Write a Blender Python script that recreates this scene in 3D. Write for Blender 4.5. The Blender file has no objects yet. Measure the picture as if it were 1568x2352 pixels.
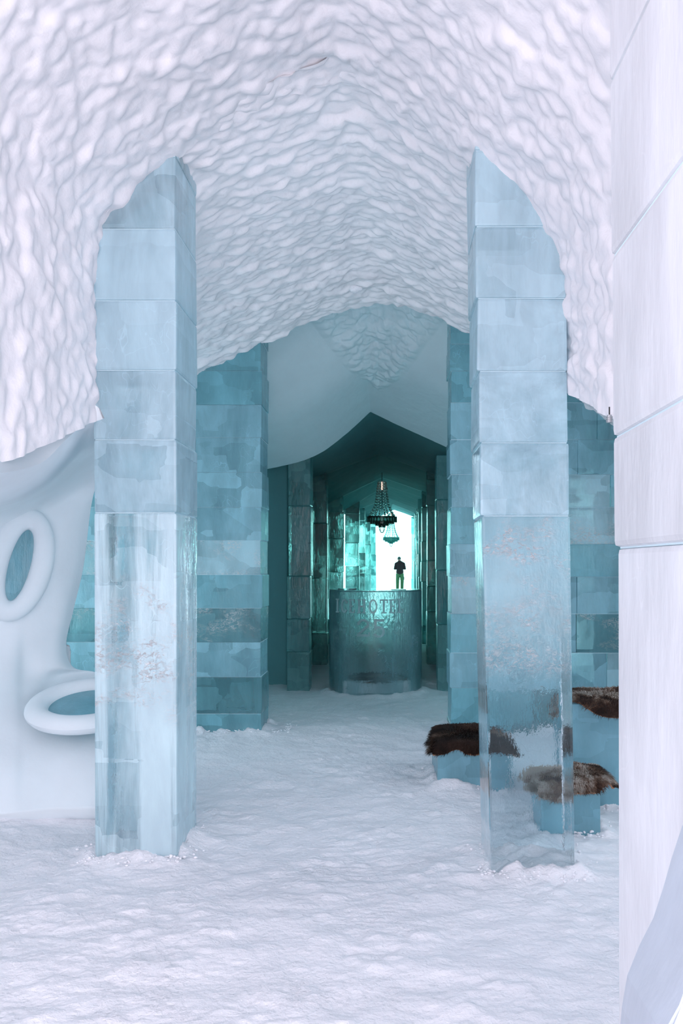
import bpy, bmesh, math, random
import numpy as np
from mathutils import Vector, Matrix
random.seed(7); rng = np.random.RandomState(7)
C = bpy.context.scene.collection
PI = math.pi
# ------------------------------------------------------------------ camera
H, F, VX, VY = 1.6, 1980.0, 890.0, 1300.0
cd = bpy.data.cameras.new('camera'); cam = bpy.data.objects.new('camera', cd); C.objects.link(cam)
cam.location = (0, 0, H); cam.rotation_euler = (PI/2, 0, 0)
cd.sensor_fit = 'VERTICAL'; cd.sensor_height = 36; cd.lens = F/2352*36
cd.shift_x = (784-VX)/2352; cd.shift_y = (VY-1176)/2352
cd.clip_start = .05; cd.clip_end = 600
bpy.context.scene.camera = cam
# ------------------------------------------------------------------ world
w = bpy.data.worlds.new('world'); bpy.context.scene.world = w; w.use_nodes = True
nt = w.node_tree; nt.nodes.clear()
o_ = nt.nodes.new('ShaderNodeOutputWorld'); bg = nt.nodes.new('ShaderNodeBackground')
tc = nt.nodes.new('ShaderNodeTexCoord'); sp = nt.nodes.new('ShaderNodeSeparateXYZ')
mr = nt.nodes.new('ShaderNodeMapRange'); mr.inputs[1].default_value = .12; mr.inputs[2].default_value = .5
mx = nt.nodes.new('ShaderNodeMix'); mx.data_type = 'RGBA'
mx.inputs[6].default_value = (.62, .57, .62, 1); mx.inputs[7].default_value = (2.2, 6.0, 5.7, 1)
nt.links.new(tc.outputs['Generated'], sp.inputs[0]); nt.links.new(sp.outputs[1], mr.inputs[0])
nt.links.new(mr.outputs[0], mx.inputs[0]); nt.links.new(mx.outputs[2], bg.inputs[0]); nt.links.new(bg.outputs[0], o_.inputs[0])
bg.inputs[1].default_value = 1.0
# ------------------------------------------------------------------ lights: daylight through the openings, plus added fills in the passage
def area(name, loc, rot, sx, sy, col, power, portal=False):
    l = bpy.data.lights.new(name, 'AREA'); l.shape = 'RECTANGLE'; l.size = sx; l.size_y = sy
    l.color = col; l.energy = power
    if portal: l.cycles.is_portal = True
    o = bpy.data.objects.new(name, l); C.objects.link(o); o.location = loc; o.rotation_euler = rot
    return o
area('entrance_daylight', (-.4, -1.9, 2.0), (PI/2+.22, 0, 0), 5.0, 3.4, (1.0, .865, .925), 238)
area('left_side_daylight', (-3.9, 6.6, 1.6), (PI/2, 0, -PI/2+.2), 1.6, 1.6, (.78, .92, 1.0), 30)
area('right_side_daylight', (2.7, 5.4, 2.3), (0, math.radians(75), 0), 1.6, 1.6, (.74, .88, 1.0), 34)
area('passage_fill_right', (2.1, 9.9, 1.5), (PI/2, 0, PI/2), 2.0, 2.2, (.50, .88, 1.0), 13)  # added cyan fill for the passage vault and bar, no window here
area('passage_fill_left', (-3.3, 9.9, 1.3), (PI/2, 0, -PI/2), 1.6, 2.0, (.35, .85, .95), 6)  # added weak fill that lifts the dark left recess, no window here
area('exit_portal', (.0, 28.6, 1.7), (-PI/2, 0, 0), 2.6, 3.6, (1, 1, 1), 1, True)
area('window_portal', (-1.75, 20.9, 1.05), (PI/2, 0, -PI/2), 4.6, 2.1, (1, 1, 1), 1, True)
vs = bpy.context.scene.view_settings
bpy.context.scene.display_settings.display_device = 'sRGB'
vs.view_transform = 'Standard'; vs.look = 'None'; vs.gamma = 1; vs.use_curve_mapping = False; vs.exposure = 0.17
cy = bpy.context.scene.cycles
cy.max_bounces = 12; cy.diffuse_bounces = 6; cy.transmission_bounces = 10; cy.glossy_bounces = 4; cy.transparent_max_bounces = 12
cy.sample_clamp_indirect = 4.0

def P(px, py, Y): return Vector(((px-VX)/F*Y, Y, H+(VY-py)/F*Y))
def PX(px, Y): return (px-VX)/F*Y
def PZ(py, Y): return H+(VY-py)/F*Y
# ------------------------------------------------------------------ materials
class NB:
    def __init__(s, name):
        s.m = bpy.data.materials.new(name); s.m.use_nodes = True; s.t = s.m.node_tree; s.t.nodes.clear()
        s.out = s.t.nodes.new('ShaderNodeOutputMaterial')
        s.tc = s.t.nodes.new('ShaderNodeTexCoord')
    def n(s, typ, ins=None, **kw):
        q = s.t.nodes.new(typ)
        for k, v in kw.items(): setattr(q, k, v)
        for k, v in (ins or {}).items():
            if isinstance(v, bpy.types.NodeSocket): s.t.links.new(v, q.inputs[k])
            else: q.inputs[k].default_value = v
        return q
    def noise(s, scale, detail=4, sc=(1, 1, 1), rough=.55, dist=0, loc=(0, 0, 0)):
        mp = s.n('ShaderNodeMapping', {0: s.tc.outputs['Object'], 1: loc, 3: sc})
        return s.n('ShaderNodeTexNoise', {'Vector': mp.outputs[0], 'Scale': scale, 'Detail': detail, 'Roughness': rough, 'Distortion': dist}).outputs[0]
    def ramp(s, fac, stops):
        r = s.n('ShaderNodeValToRGB', {0: fac}); e = r.color_ramp.elements
        while len(e) < len(stops): e.new(.5)
        for i, (p, c) in enumerate(stops):
            e[i].position = p; e[i].color = (c, c, c, 1) if isinstance(c, (int, float)) else (*c, 1)
        return r.outputs[0]
    def math(s, op, a, b=0.0): return s.n('ShaderNodeMath', {0: a, 1: b}, operation=op).outputs[0]
    def bump(s, h, st, dist): return s.n('ShaderNodeBump', {'Height': h, 'Strength': st, 'Distance': dist}).outputs[0]

def snow_mat(name, col, bump=.4, scale=60, spec=.2):
    b = NB(name)
    n1 = b.noise(scale, 6); n2 = b.noise(3, 3)
    c2 = tuple(min(1, x*.95) for x in col)
    cr = b.ramp(n2, [(.3, col), (.7, c2)])
    bs = b.n('ShaderNodeBsdfPrincipled', {'Base Color': cr, 'Roughness': .75, 'Specular IOR Level': spec, 'Normal': b.bump(n1, bump, .012)})
    b.t.links.new(bs.outputs[0], b.out.inputs[0]); return b.m

def ice_mat(name, tint, milkc, lo, hi, sc=(1, 1, .35), nscale=2.6, bump=.25, rough=.04, seed=0, crack=.35, zfade=None, bscale=9, trans=.28, cells=.5, flakes=None, con=(.30, .66)):
    """clear ice with cloudy milky zones: lo / hi = share of milk in clear and cloudy places"""
    b = NB(name); L = (seed*3.7, seed*1.9, seed*5.3)
    cloud = b.noise(nscale, 5, sc, .6, .6, L)
    mpc = b.n('ShaderNodeMapping', {0: b.tc.outputs['Object'], 1: (L[0]+.3, 0, L[2]), 3: (1, .25, 1.5)})
    wob = b.n('ShaderNodeVectorMath', {0: mpc.outputs[0], 1: b.n('ShaderNodeVectorMath', {0: b.n('ShaderNodeTexNoise', {'Vector': mpc.outputs[0], 'Scale': 7.0}).outputs[1], 3: .045}, operation='SCALE').outputs[0]}, operation='ADD').outputs[0]
    vc = b.n('ShaderNodeTexVoronoi', {'Vector': wob, 'Scale': 3.4}, distance='CHEBYCHEV')
    cellv = b.n('ShaderNodeSeparateXYZ', {0: vc.outputs['Color']}).outputs[0]
    cloud = b.math('ADD', b.math('MULTIPLY', cloud, 1-cells*.5), b.math('MULTIPLY', cellv, cells*.5))
    m = b.ramp(cloud, [(con[0], lo), (con[1], hi)])
    if zfade:      # the block is cloudier above a height
        z = b.n('ShaderNodeSeparateXYZ', {0: b.tc.outputs['Object']}).outputs[2]
        k = b.n('ShaderNodeMapRange', {0: z, 1: zfade[0], 2: zfade[1], 3: zfade[2], 4: zfade[3]}).outputs[0]
        m = b.math('ADD', m, k)
    # thin white cracks
    mp = b.n('ShaderNodeMapping', {0: b.tc.outputs['Object'], 1: L, 3: (1, 1, .6)})
    wv = b.n('ShaderNodeTexVoronoi', {'Vector': b.n('ShaderNodeVectorMath', {0: mp.outputs[0], 1: b.n('ShaderNodeTexNoise', {'Vector': mp.outputs[0], 'Scale': 5.0}).outputs[1]}, operation='ADD').outputs[0], 'Scale': 3.2}, feature='DISTANCE_TO_EDGE')
    ck = b.ramp(wv.outputs[0], [(0.0, crack), (.012, 0.0)])
    sel = b.ramp(b.noise(2.0, 2, loc=(9, seed, 2)), [(.5, 0.0), (.62, 1.0)])
    m = b.n('ShaderNodeClamp', {0: b.math('ADD', m, b.math('MULTIPLY', ck, sel))}).outputs[0]
    bn1 = b.noise(bscale, 4, (1, 1, .5), .6, 0, L); bn2 = b.noise(55, 3, (1, 1, .12), .6, 0, L)
    nrm = b.bump(b.math('ADD', bn1, b.math('MULTIPLY', bn2, .22)), bump, .02)
    glass = b.n('ShaderNodeBsdfPrincipled', {'Base Color': (*tint, 1), 'Roughness': rough, 'IOR': 1.31, 'Transmission Weight': 1.0, 'Specular IOR Level': .2, 'Normal': nrm})
    mc = tuple(min(1, x*1.06) for x in milkc); md = tuple(x*.86 for x in milkc)
    mcol = b.ramp(b.noise(4.5, 4, (1, 1, .3), .6, .3, L), [(.35, md), (.65, mc)])
    dif = b.n('ShaderNodeBsdfPrincipled', {'Base Color': mcol, 'Roughness': .22, 'Specular IOR Level': .35, 'Normal': nrm})
    trn = b.n('ShaderNodeBsdfTranslucent', {'Color': mcol})
    mk = b.n('ShaderNodeMixShader', {0: trans, 1: dif.outputs[0], 2: trn.outputs[0]})
    mix = b.n('ShaderNodeMixShader', {0: m, 1: glass.outputs[0], 2: mk.outputs[0]})
    if flakes:     # glinting fracture flakes inside the block between two heights
        z = b.n('ShaderNodeSeparateXYZ', {0: b.tc.outputs['Object']}).outputs[2]
        up = b.n('ShaderNodeMapRange', {0: z, 1: flakes[0], 2: flakes[0]+.15, 3: 0, 4: 1}).outputs[0]
        dn = b.n('ShaderNodeMapRange', {0: z, 1: flakes[1]-.15, 2: flakes[1], 3: 1, 4: 0}).outputs[0]
        big = b.ramp(b.noise(3.4, 3, (1, 1, 1.3), .5, .4, (seed, 3, 1)), [(.46, 0.0), (.60, 1.0)])
        fine = b.ramp(b.noise(26, 5, (1, 1, 1.6), .7, 1.4, L), [(.46, 0.0), (.60, 1.0)])
        fk = b.math('MULTIPLY', b.math('MULTIPLY', b.math('MULTIPLY', up, dn), big), b.math('MULTIPLY', fine, flakes[2]))
        nb = b.bump(b.noise(34, 4, (1, 1, 1.8), .7, 1.2, L), .9, .03)
        gl = b.n('ShaderNodeBsdfAnisotropic', {'Color': (1.0, .93, .90, 1), 'Roughness': .42, 'Normal': nb})
        mix = b.n('ShaderNodeMixShader', {0: fk, 1: mix.outputs[0], 2: gl.outputs[0]})
    b.t.links.new(mix.outputs[0], b.out.inputs[0]); return b.m

def plain(name, col, rough=.6, metal=0.0, bumpst=0, bscale=40, alt=None):
    b = NB(name)
    cr = b.ramp(b.noise(14, 4), [(.35, col), (.65, alt or tuple(x*.8 for x in col))])
    ins = {'Base Color': cr, 'Roughness': rough, 'Metallic': metal}
    if bumpst: ins['Normal'] = b.bump(b.noise(bscale, 4), bumpst, .01)
    bs = b.n('ShaderNodeBsdfPrincipled', ins); b.t.links.new(bs.outputs[0], b.out.inputs[0]); return b.m

M = {}
M['floor'] = snow_mat('trodden_snow', (.87, .885, .925), 1.0, 34)
M['vault'] = snow_mat('hacked_snow', (.92, .925, .95), .25, 30)
M['smooth'] = snow_mat('smoothed_snow', (.80, .885, .925), .12, 22)
M['passage'] = snow_mat('blue_smoothed_snow', (.74, .89, .93), .18, 22)
M['tunnel'] = snow_mat('shaded_tunnel_snow', (.15, .35, .37), .1, 20)  # white snow; the tunnel's dim teal light is put into its colour
M['rubble'] = snow_mat('loose_snow', (.92, .94, .98), .6, 60)
BL = (.80, .93, .97); MB = (.50, .77, .87)
M['ice_left'] = [ice_mat('cloudy_blue_ice_%d' % i, BL, (.65, .87, .95), [.22, .34, .6, .6][i], .97, seed=i, nscale=1.9, bump=.2, sc=(1.4, 1, .4), crack=.12, cells=.28) for i in range(4)]
M['ice_left_tall'] = ice_mat('tall_cloudy_ice', BL, (.70, .90, .97), .03, .96, con=(.42, .58), seed=11, nscale=2.6, sc=(1.7, 1, .09), bump=.3, crack=.4, cells=.15, flakes=(.7, 1.6, .8))
M['ice_right'] = [ice_mat('pale_ice_%d' % i, BL, (.65, .87, .95), [.22, .35, .5, .5][i], .96, seed=20+i, nscale=2.4, bump=.3, sc=(1, 1, .8), crack=.12, cells=.28) for i in range(4)]
M['ice_right_tall'] = ice_mat('tall_clear_ice', (.84, .95, .98), (.56, .83, .91), .0, .025, seed=31, nscale=2.6, sc=(.7, 1, .6), bump=.16, crack=.12, bscale=14, zfade=(.85, 1.5, 0.0, .5), cells=.2, flakes=(1.02, 1.98, .85))
M['ice_near'] = [ice_mat('white_ice_%d' % i, (.9, .96, .99), (.86, .885, .915), .90, .99, seed=40+i, nscale=2.5, bump=.16, sc=(1, 1, .2), crack=.06, cells=.1) for i in range(3)]
M['ice_wall'] = [ice_mat('blue_ice_%d' % i, (.76, .92, .95), [(.38, .70, .79), (.26, .60, .68), (.48, .76, .83), (.18, .43, .48)][i], [.45, .55, .5, .35][i], [.93, .95, .98, .85][i], seed=50+i, nscale=3.2, bump=.3, crack=.3, cells=.6, flakes=[None, None, (.5, 2.2, .7), (.5, 2.2, .6)][i]) for i in range(4)]
M['ice_deep'] = [ice_mat('teal_ice_%d' % i, (.50, .84, .83), [(.24, .52, .54), (.13, .38, .40), (.32, .60, .62)][i], [.35, .45, .28][i], [.85, .9, .75][i], seed=60+i, nscale=3, bump=.35, crack=.3, trans=.5, sc=(1, 1, .3)) for i in range(3)]
M['ice_slab'] = ice_mat('grey_blue_ice', (.9, .96, .99), (.58, .66, .74), .90, .98, seed=90, nscale=2.5, bump=.12, sc=(1, 1, .2), crack=.06, cells=.1)
M['ice_seat'] = ice_mat('aqua_block_ice', (.72, .90, .95), (.30, .62, .73), .55, .88, seed=70, nscale=2.4, bump=.2, crack=.1)
M['ice_pane'] = ice_mat('blue_pane_ice', (.7, .9, .95), (.28, .60, .69), .75, .95, seed=71, nscale=3, bump=.3, crack=.15)
M['ice_bar'] = ice_mat('drum_ice', (.78, .94, .95), (.36, .60, .66), .0, .38, seed=72, nscale=2.6, sc=(1.6, 1, .12), bump=.3, crack=.3, cells=.1, flakes=(.35, .95, .14), bscale=22)
M['ice_letter'] = ice_mat('frosted_letter_ice', (.9, .98, 1.), (.62, .86, .88), .55, .85, seed=73, bump=.3, rough=.08)
M['seam'] = snow_mat('frosted_joint', (.66, .84, .90), .3, 80)
M['clear'] = ice_mat('clear_crystal_ice', (.55, .78, .76), (.5, .7, .7), .2, .5, seed=74, bump=.1)
M['crystal_dark'] = ice_mat('dark_crystal_ice', (.40, .62, .60), (.14, .28, .26), .3, .6, seed=75, bump=.2)
M['crystal_pale'] = ice_mat('pale_crystal_ice', (.45, .85, .83), (.35, .75, .72), .3, .6, seed=77, bump=.2)
M['window'] = ice_mat('clear_window_ice', (.80, .97, .96), (.5, .8, .8), .03, .22, seed=76, bump=.35, rough=.1)
M['iron'] = plain('dark_metal', (.03, .035, .035), .4, .8)
M['grey_metal'] = plain('grey_metal', (.55, .58, .6), .35, .7)
M['jacket'] = plain('black_jacket_cloth', (.003, .003, .007), .85)
M['trousers'] = plain('green_trouser_cloth', (.03, .12, .05), .85)
M['cap'] = plain('dark_knit', (.02, .07, .07), .9)
M['skin'] = plain('skin', (.42, .27, .21), .5)
M['boot'] = plain('black_boot', (.01, .01, .012), .6)
def fur_mat(name, seed, w0=.5, w1=.62):
    b = NB(name)
    n = b.noise(3.2, 4, (1, 1, 1), .6, .6, (seed, seed*2, 0)); h = b.noise(90, 3, (1, 1, 1))
    col = b.ramp(b.math('ADD', n, b.math('MULTIPLY', b.math('SUBTRACT', h, .5), .16)), [(.36, (.012, .007, .006)), (w0-.02, (.045, .023, .016)), (w0+.04, (.16, .095, .065)), (w1, (.44, .38, .33))])
    bs = b.n('ShaderNodeBsdfPrincipled', {'Base Color': col, 'Roughness': .8, 'Specular IOR Level': .25}); b.t.links.new(bs.outputs[0], b.out.inputs[0]); return b.m
b = NB('hide_edge'); bs = b.n('ShaderNodeBsdfPrincipled', {'Base Color': b.ramp(b.noise(20), [(.3, (.55, .28, .16)), (.7, (.38, .17, .09))]), 'Roughness': .7}); b.t.links.new(bs.outputs[0], b.out.inputs[0]); M['leather'] = b.m
b = NB('lit_tube'); bs = b.n('ShaderNodeEmission', {0: (1, .55, .45, 1), 1: 1.6}); b.t.links.new(bs.outputs[0], b.out.inputs[0]); M['lit_tube'] = b.m

# ------------------------------------------------------------------ helpers
def tag(o, label=None, cat=None, group=None, kind=None):
    for k, v in (('label', label), ('category', cat), ('group', group), ('kind', kind)):
        if v: o[k] = v
    return o
def empty(name, loc, label=None, cat=None, group=None):
    o = bpy.data.objects.new(name, None); C.objects.link(o); o.location = loc; o.empty_display_size = .1
    return tag(o, label, cat, group)
def link(name, me, mat, parent=None, smooth=True, loc=None):
    o = bpy.data.objects.new(name, me); C.objects.link(o)
    if mat: me.materials.append(mat)
    if smooth:
        me.polygons.foreach_set('use_smooth', [True]*len(me.polygons))
    if parent:
        o.parent = parent
        o.matrix_parent_inverse = Matrix.Identity(4)
    if loc is not None: o.location = loc
    return o
def shift(me, v):
    me.transform(Matrix.Translation(-Vector(v)))
def from_bm(name, bm, mat, parent=None, smooth=False, origin=(0, 0, 0)):
    me = bpy.data.meshes.new(name); bmesh.ops.recalc_face_normals(bm, faces=bm.faces); bm.to_mesh(me); bm.free()
    if parent: shift(me, origin)
    return link(name, me, mat, parent, smooth)
def struct(o): o['kind'] = 'structure'; return o
def add_block(bm, x0, x1, y0, y1, z0, z1, bev=.012, jit=.004, top=None, cuts=0):
    """a sawn block of ice: slightly irregular corners, bevelled; top=(x0,x1) lets it lean"""
    t0, t1 = top or (x0, x1)
    j = lambda: random.uniform(-jit, jit)
    cs = [(x0, y0, z0), (x1, y0, z0), (x1, y1, z0), (x0, y1, z0), (t0, y0, z1), (t1, y0, z1), (t1, y1, z1), (t0, y1, z1)]
    vs_ = [bm.verts.new((a+j(), b_+j(), c)) for a, b_, c in cs]
    fs = [bm.faces.new([vs_[i] for i in f]) for f in ((3, 2, 1, 0), (4, 5, 6, 7), (0, 1, 5, 4), (1, 2, 6, 5), (2, 3, 7, 6), (3, 0, 4, 7))]
    es = list({e for f in fs for e in f.edges})
    bmesh.ops.bevel(bm, geom=es, offset=bev, segments=2, profile=.6, affect='EDGES')
def block(name, mat, parent, org, *a, **k):
    bm = bmesh.new(); add_block(bm, *a, **k); return from_bm(name, bm, mat, parent, False, org)
def grid_mesh(name, V, mat, parent=None, origin=(0, 0, 0), closed_u=False):
    nu, nv = V.shape[:2]
    me = bpy.data.meshes.new(name)
    idx = np.arange(nu*nv).reshape(nu, nv)
    if closed_u: idx = np.vstack([idx, idx[:1]])
    q = np.stack([idx[:-1, :-1], idx[1:, :-1], idx[1:, 1:], idx[:-1, 1:]], -1).reshape(-1, 4)
    vv = V.reshape(-1, 3)-(np.array(origin) if parent else 0)
    me.vertices.add(len(vv)); me.vertices.foreach_set('co', vv.astype(np.float32).ravel())
    me.loops.add(q.size); me.loops.foreach_set('vertex_index', q.astype(np.int32).ravel())
    me.polygons.add(len(q)); me.polygons.foreach_set('loop_start', np.arange(0, q.size, 4, dtype=np.int32))
    try: me.polygons.foreach_set('loop_total', np.full(len(q), 4, dtype=np.int32))
    except Exception: pass
    me.update(); me.validate()
    return link(name, me, mat, parent, True)
def hsh(a, b_, s): 
    x = np.sin(a*127.1+b_*311.7+s*74.7)*43758.5453
    return x-np.floor(x)
def vnoise(x, y, s=0):
    xi, yi = np.floor(x), np.floor(y); fx, fy = x-xi, y-yi
    fx = fx*fx*(3-2*fx); fy = fy*fy*(3-2*fy)
    a, b_, c, d = hsh(xi, yi, s), hsh(xi+1, yi, s), hsh(xi, yi+1, s), hsh(xi+1, yi+1, s)
    return a*(1-fx)*(1-fy)+b_*fx*(1-fy)+c*(1-fx)*fy+d*fx*fy
def fbm(x, y, o=4, s=0):
    r = 0; a = 1; t = 0
    for i in range(o): r = r+a*vnoise(x*2**i, y*2**i, s+i*7); t += a; a *= .5
    return r/t
def lumps(u, v, s=0):
    """pillowy hacked-snow relief, 0 in the creases, 1 on the pillows"""
    u = u+.45*(vnoise(u*.9, v*.9, s+40)-.5); v = v+.45*(vnoise(u*.9+5, v*.9, s+41)-.5)
    ui, vi = np.floor(u), np.floor(v); f1 = np.full(u.shape, 9.); f2 = np.full(u.shape, 9.); hv = np.zeros(u.shape); sw_ = np.zeros(u.shape); sww = np.zeros(u.shape)+1e-9
    for du in (-1, 0, 1):
        for dv in (-1, 0, 1):
            a, b_ = ui+du, vi+dv
            d = (a+.1+.8*hsh(a, b_, s)-u)**2+(b_+.1+.8*hsh(a, b_, s+3)-v)**2
            near = d < f1; k = np.exp(-5.5*d); sw_ = sw_+k*hsh(a, b_, s+9); sww = sww+k
            f2 = np.where(near, f1, np.minimum(f2, d)); hv = np.where(near, hsh(a, b_, s+9), hv); f1 = np.where(near, d, f1)
    e = np.clip(np.sqrt(f2)-np.sqrt(f1), 0, .75)/.75; e = e*e*(3-2*e)
    return .34*e+.95*sw_/sww
def resample(pts, n, sm=2):
    """smooth a control polyline and sample it evenly"""
    p = np.array(pts, float)
    for _ in range(sm):
        q = [p[0]]
        for a, b_ in zip(p[:-1], p[1:]): q += [a*.75+b_*.25, a*.25+b_*.75]
        q.append(p[-1]); p = np.array(q)
    s = np.r_[0, np.cumsum(np.linalg.norm(np.diff(p, axis=0), axis=1))]
    t = np.linspace(0, s[-1], n)
    return np.stack([np.interp(t, s, p[:, k]) for k in range(p.shape[1])], -1), s[-1]
def tube_bm(bm, pts, r, n=6):
    pts = [Vector(p) for p in pts]; rings = []
    rs = r if isinstance(r, (list, tuple)) else [r]*len(pts)
    for i, p in enumerate(pts):
        d = (pts[min(i+1, len(pts)-1)]-pts[max(i-1, 0)]).normalized()
        a = d.orthogonal().normalized() if i == 0 else (a-d*a.dot(d)).normalized()
        b_ = d.cross(a)
        rings.append([bm.verts.new(p+(a*math.cos(2*PI*k/n)+b_*math.sin(2*PI*k/n))*rs[i]) for k in range(n)])
    for A, B in zip(rings, rings[1:]):
        for k in range(n): bm.faces.new((A[k], A[(k+1) % n], B[(k+1) % n], B[k]))
    bm.faces.new(rings[0][::-1]); bm.faces.new(rings[-1])

# ================================================================== STRUCTURE
# ---- columns' footprints (used for the snow heaped round them)
FL = 4.66; FR = 4.43; WY = 8.23
feet = [(-1.588, -1.146, FL, FL+.52), (.53, .969, FR, FR+.44), (.47, .95, .9, 1.8)]
WALL_L = (-4.2, PX(600, WY)); WALL_R = (.60, 3.2)
feet += [(WALL_L[0], WALL_L[1], WY, WY+.5), (WALL_R[0], WALL_R[1], WY, WY+.5)]
seats = {'A': (PX(1004, 6.1), .86, 6.12, 6.75, .33), 'B': (PX(1237, 5.05), PX(1383, 5.05), 5.08, 5.42, .31), 'C': (1.20, 2.35, 5.62, 6.25, .70)}
for s_ in seats.values(): feet.append(s_[:4])
# ---- floor
def floor_z(X, Y):
    z = .035*(fbm(X*1.3, Y*1.3, 3, 1)-.5)+0.032*(fbm(X*7, Y*7, 4, 5)-.5)
    l = lumps(X*11, Y*17, 3); z = z+.020*l*vnoise(X*2.5, Y*2.5, 8)
    # boot prints: short ribbed treads scattered over the trodden ground
    tr = np.clip(vnoise(X*3.1+4, Y*3.1, 21)-.55, 0, 1)*4
    z = z+.0035*np.sin(Y*230+X*40*np.sin(np.floor(X*3)+np.floor(Y*3)))*np.clip(tr, 0, 1)
    for (x0, x1, y0, y1) in feet:
        dx = np.maximum(np.maximum(x0-X, X-x1), 0); dy = np.maximum(np.maximum(y0-Y, Y-y1), 0); d = np.sqrt(dx*dx+dy*dy)
        n = fbm(X*9, Y*9, 4, 12); big = y0 > 2
        z = z+(.055*np.clip(n*1.7-.25, 0, 1))*np.exp(-(d/.07)**2)*big+.03*np.exp(-(d/.22)**2)*big*n
    # drum bar
    d = np.abs(np.sqrt((X+.157)**2+(Y-11.08)**2)-.62); z = z+.05*np.exp(-(d/.09)**2)*fbm(X*9, Y*9, 3, 2)*(Y < 11.3)
    # bank against the left wall
    bank = np.clip((-1.75-X)/1.1, 0, 1)*np.clip((Y-4.2)/1.8, 0, 1); bank = bank*bank*(3-2*bank)
    return z+.20*bank
xs = np.arange(-3.4, 2.6, .0145); ys = [1.2]
while ys[-1] < 12: ys.append(ys[-1]+max(.011, .0042*ys[-1]))
ys = np.array(ys); X, Y = np.meshgrid(xs, ys, indexing='ij')
fz = floor_z(X, Y)
fl = struct(grid_mesh('floor', np.stack([X, Y, fz], -1), M['floor']))
fl['label'] = 'trodden snow floor covered in boot marks'
# rest of the floor: near the entrance, and along the tunnel
def flat(name, x0, x1, y0, y1, nx, ny, zf=lambda X, Y: 0*X, mat=None):
    X, Y = np.meshgrid(np.linspace(x0, x1, nx), np.linspace(y0, y1, ny), indexing='ij')
    return struct(grid_mesh(name, np.stack([X, Y, zf(X, Y)-.012], -1), mat or M['floor']))
flat('floor_entrance', -4.4, 3.4, -3, 1.25, 60, 40)
flat('floor_sides', -4.6, 3.6, 1.1, 12, 40, 40, lambda X, Y: 0*X-.06)
flat('floor_tunnel', -3.4, 3.4, 11.9, 28.5, 60, 160, lambda X, Y: .03*(fbm(X*3, Y*3, 3, 4)-.5))
flat('ground_outside', -90, 90, 28.4, 260, 40, 120, lambda X, Y: .33*np.clip((Y-28.4)/10, 0, 1)+.15*(fbm(X*.4, Y*.4, 3, 4)-.5)*np.clip((Y-50)/8, 0, 1), M['rubble'])

# ---- near vault (pointed, hacked snow)
def zb(Y): return 1.99+.36*(Y-3.56)
Rk = [(-1.60, 2.32), (-1.60, 2.8), (-1.60, 3.15), (-1.58, 3.40), (-1.40, 3.64), (-1.15, 3.88), (-.8, 4.07), (-.5, 4.22), (-.24, 4.34), (.1, 4.13), (.41, 3.86), (.69, 3.56), (.84, 3.33), (.91, 3.14), (.945, 2.85), (.95, 2.32)]
def loft(name, keys, nu, lump=.02, ls=12., mat=None, mask=None, seed=0, warp=None, ny=None, stretch=(1, 1)):
    """keys: [(Y, profile control points)]; sheet through the smoothed profiles with real relief along its normal"""
    prof = [resample(k[1], nu)[0] for k in keys]; L = resample(keys[0][1], nu)[1]
    yk = np.array([k[0] for k in keys]); ny = ny or int((yk[-1]-yk[0])/.013)
    yy = np.linspace(yk[0], yk[-1], ny)
    Vx = np.stack([[np.interp(y, yk, [p[i, 0] for p in prof]) for i in range(nu)] for y in yy], 1)
    Vz = np.stack([[np.interp(y, yk, [p[i, 1] for p in prof]) for i in range(nu)] for y in yy], 1)
    if len(keys) > 2:
        kk = max(3, ny//5)|1; wn = np.hanning(kk+2)[1:-1]; wn /= wn.sum()
        sm_ = lambda A: np.stack([np.convolve(np.r_[2*r0[0]-r0[kk//2:0:-1], r0, 2*r0[-1]-r0[-2:-kk//2-1:-1]], wn, 'valid') for r0 in A])
        Vx, Vz = sm_(Vx), sm_(Vz)
    V = np.stack([Vx, np.repeat(yy[None], nu, 0), Vz], -1)
    if warp is not None: V = warp(V)
    du = np.gradient(V, axis=0); dv = np.gradient(V, axis=1); N = np.cross(du, dv); N /= np.linalg.norm(N, axis=-1, keepdims=True)+1e-9
    # point the relief downwards / inwards
    cx = -.3; sgn = np.sign((N*(np.stack([cx-V[..., 0], 0*Vx, 1.6-V[..., 2]], -1))).sum(-1)); N *= sgn[..., None]
    if lump:
        s = np.linspace(0, L, nu)[:, None]+0*V[..., 1]; y = V[..., 1]
        sh_ = .5*np.sin(s*1.1)*y; h = lumps((s*.92+y*.3)*ls*stretch[0], (y*.95-s*.25)*ls*stretch[1], seed)+.6*(fbm(s*ls*1.7, y*ls*1.7, 3, seed+5)-.5)+.9*(fbm(s*2.2, y*2.2, 2, seed+15)-.5)
        if mask is not None: h = h*mask(V)
        V = V+N*(h*lump)[..., None]
    return struct(grid_mesh(name, V, mat))
def near_warp(V):
    # flanks end on a slanting lower edge; the vault opens a little wider towards the entrance
    Yv = V[..., 1]; z = V[..., 2]; t = np.clip((2.9-z)/.6, 0, 1)
    V = V.copy(); V[..., 2] = z+t*(zb(np.clip(Yv, 2.2, 9))+.18*(V[..., 0] > 0)-2.32)
    V[..., 0] += np.where(V[..., 0] > -.3, 1, -1)*.05*np.clip(FL-Yv, 0, 9)*np.clip((3.9-z)/1.2, 0, 1)
    return V
loft('ceiling_entrance', [(-1.6, Rk), (2.6, Rk)], 160, .036, 9.0, M['vault'], ny=150, seed=2, warp=near_warp)
loft('ceiling_front', [(2.58, Rk), (FL+.07, Rk)], 440, .038, 9.0, M['vault'], seed=2, warp=near_warp, stretch=(1, .85))
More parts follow.
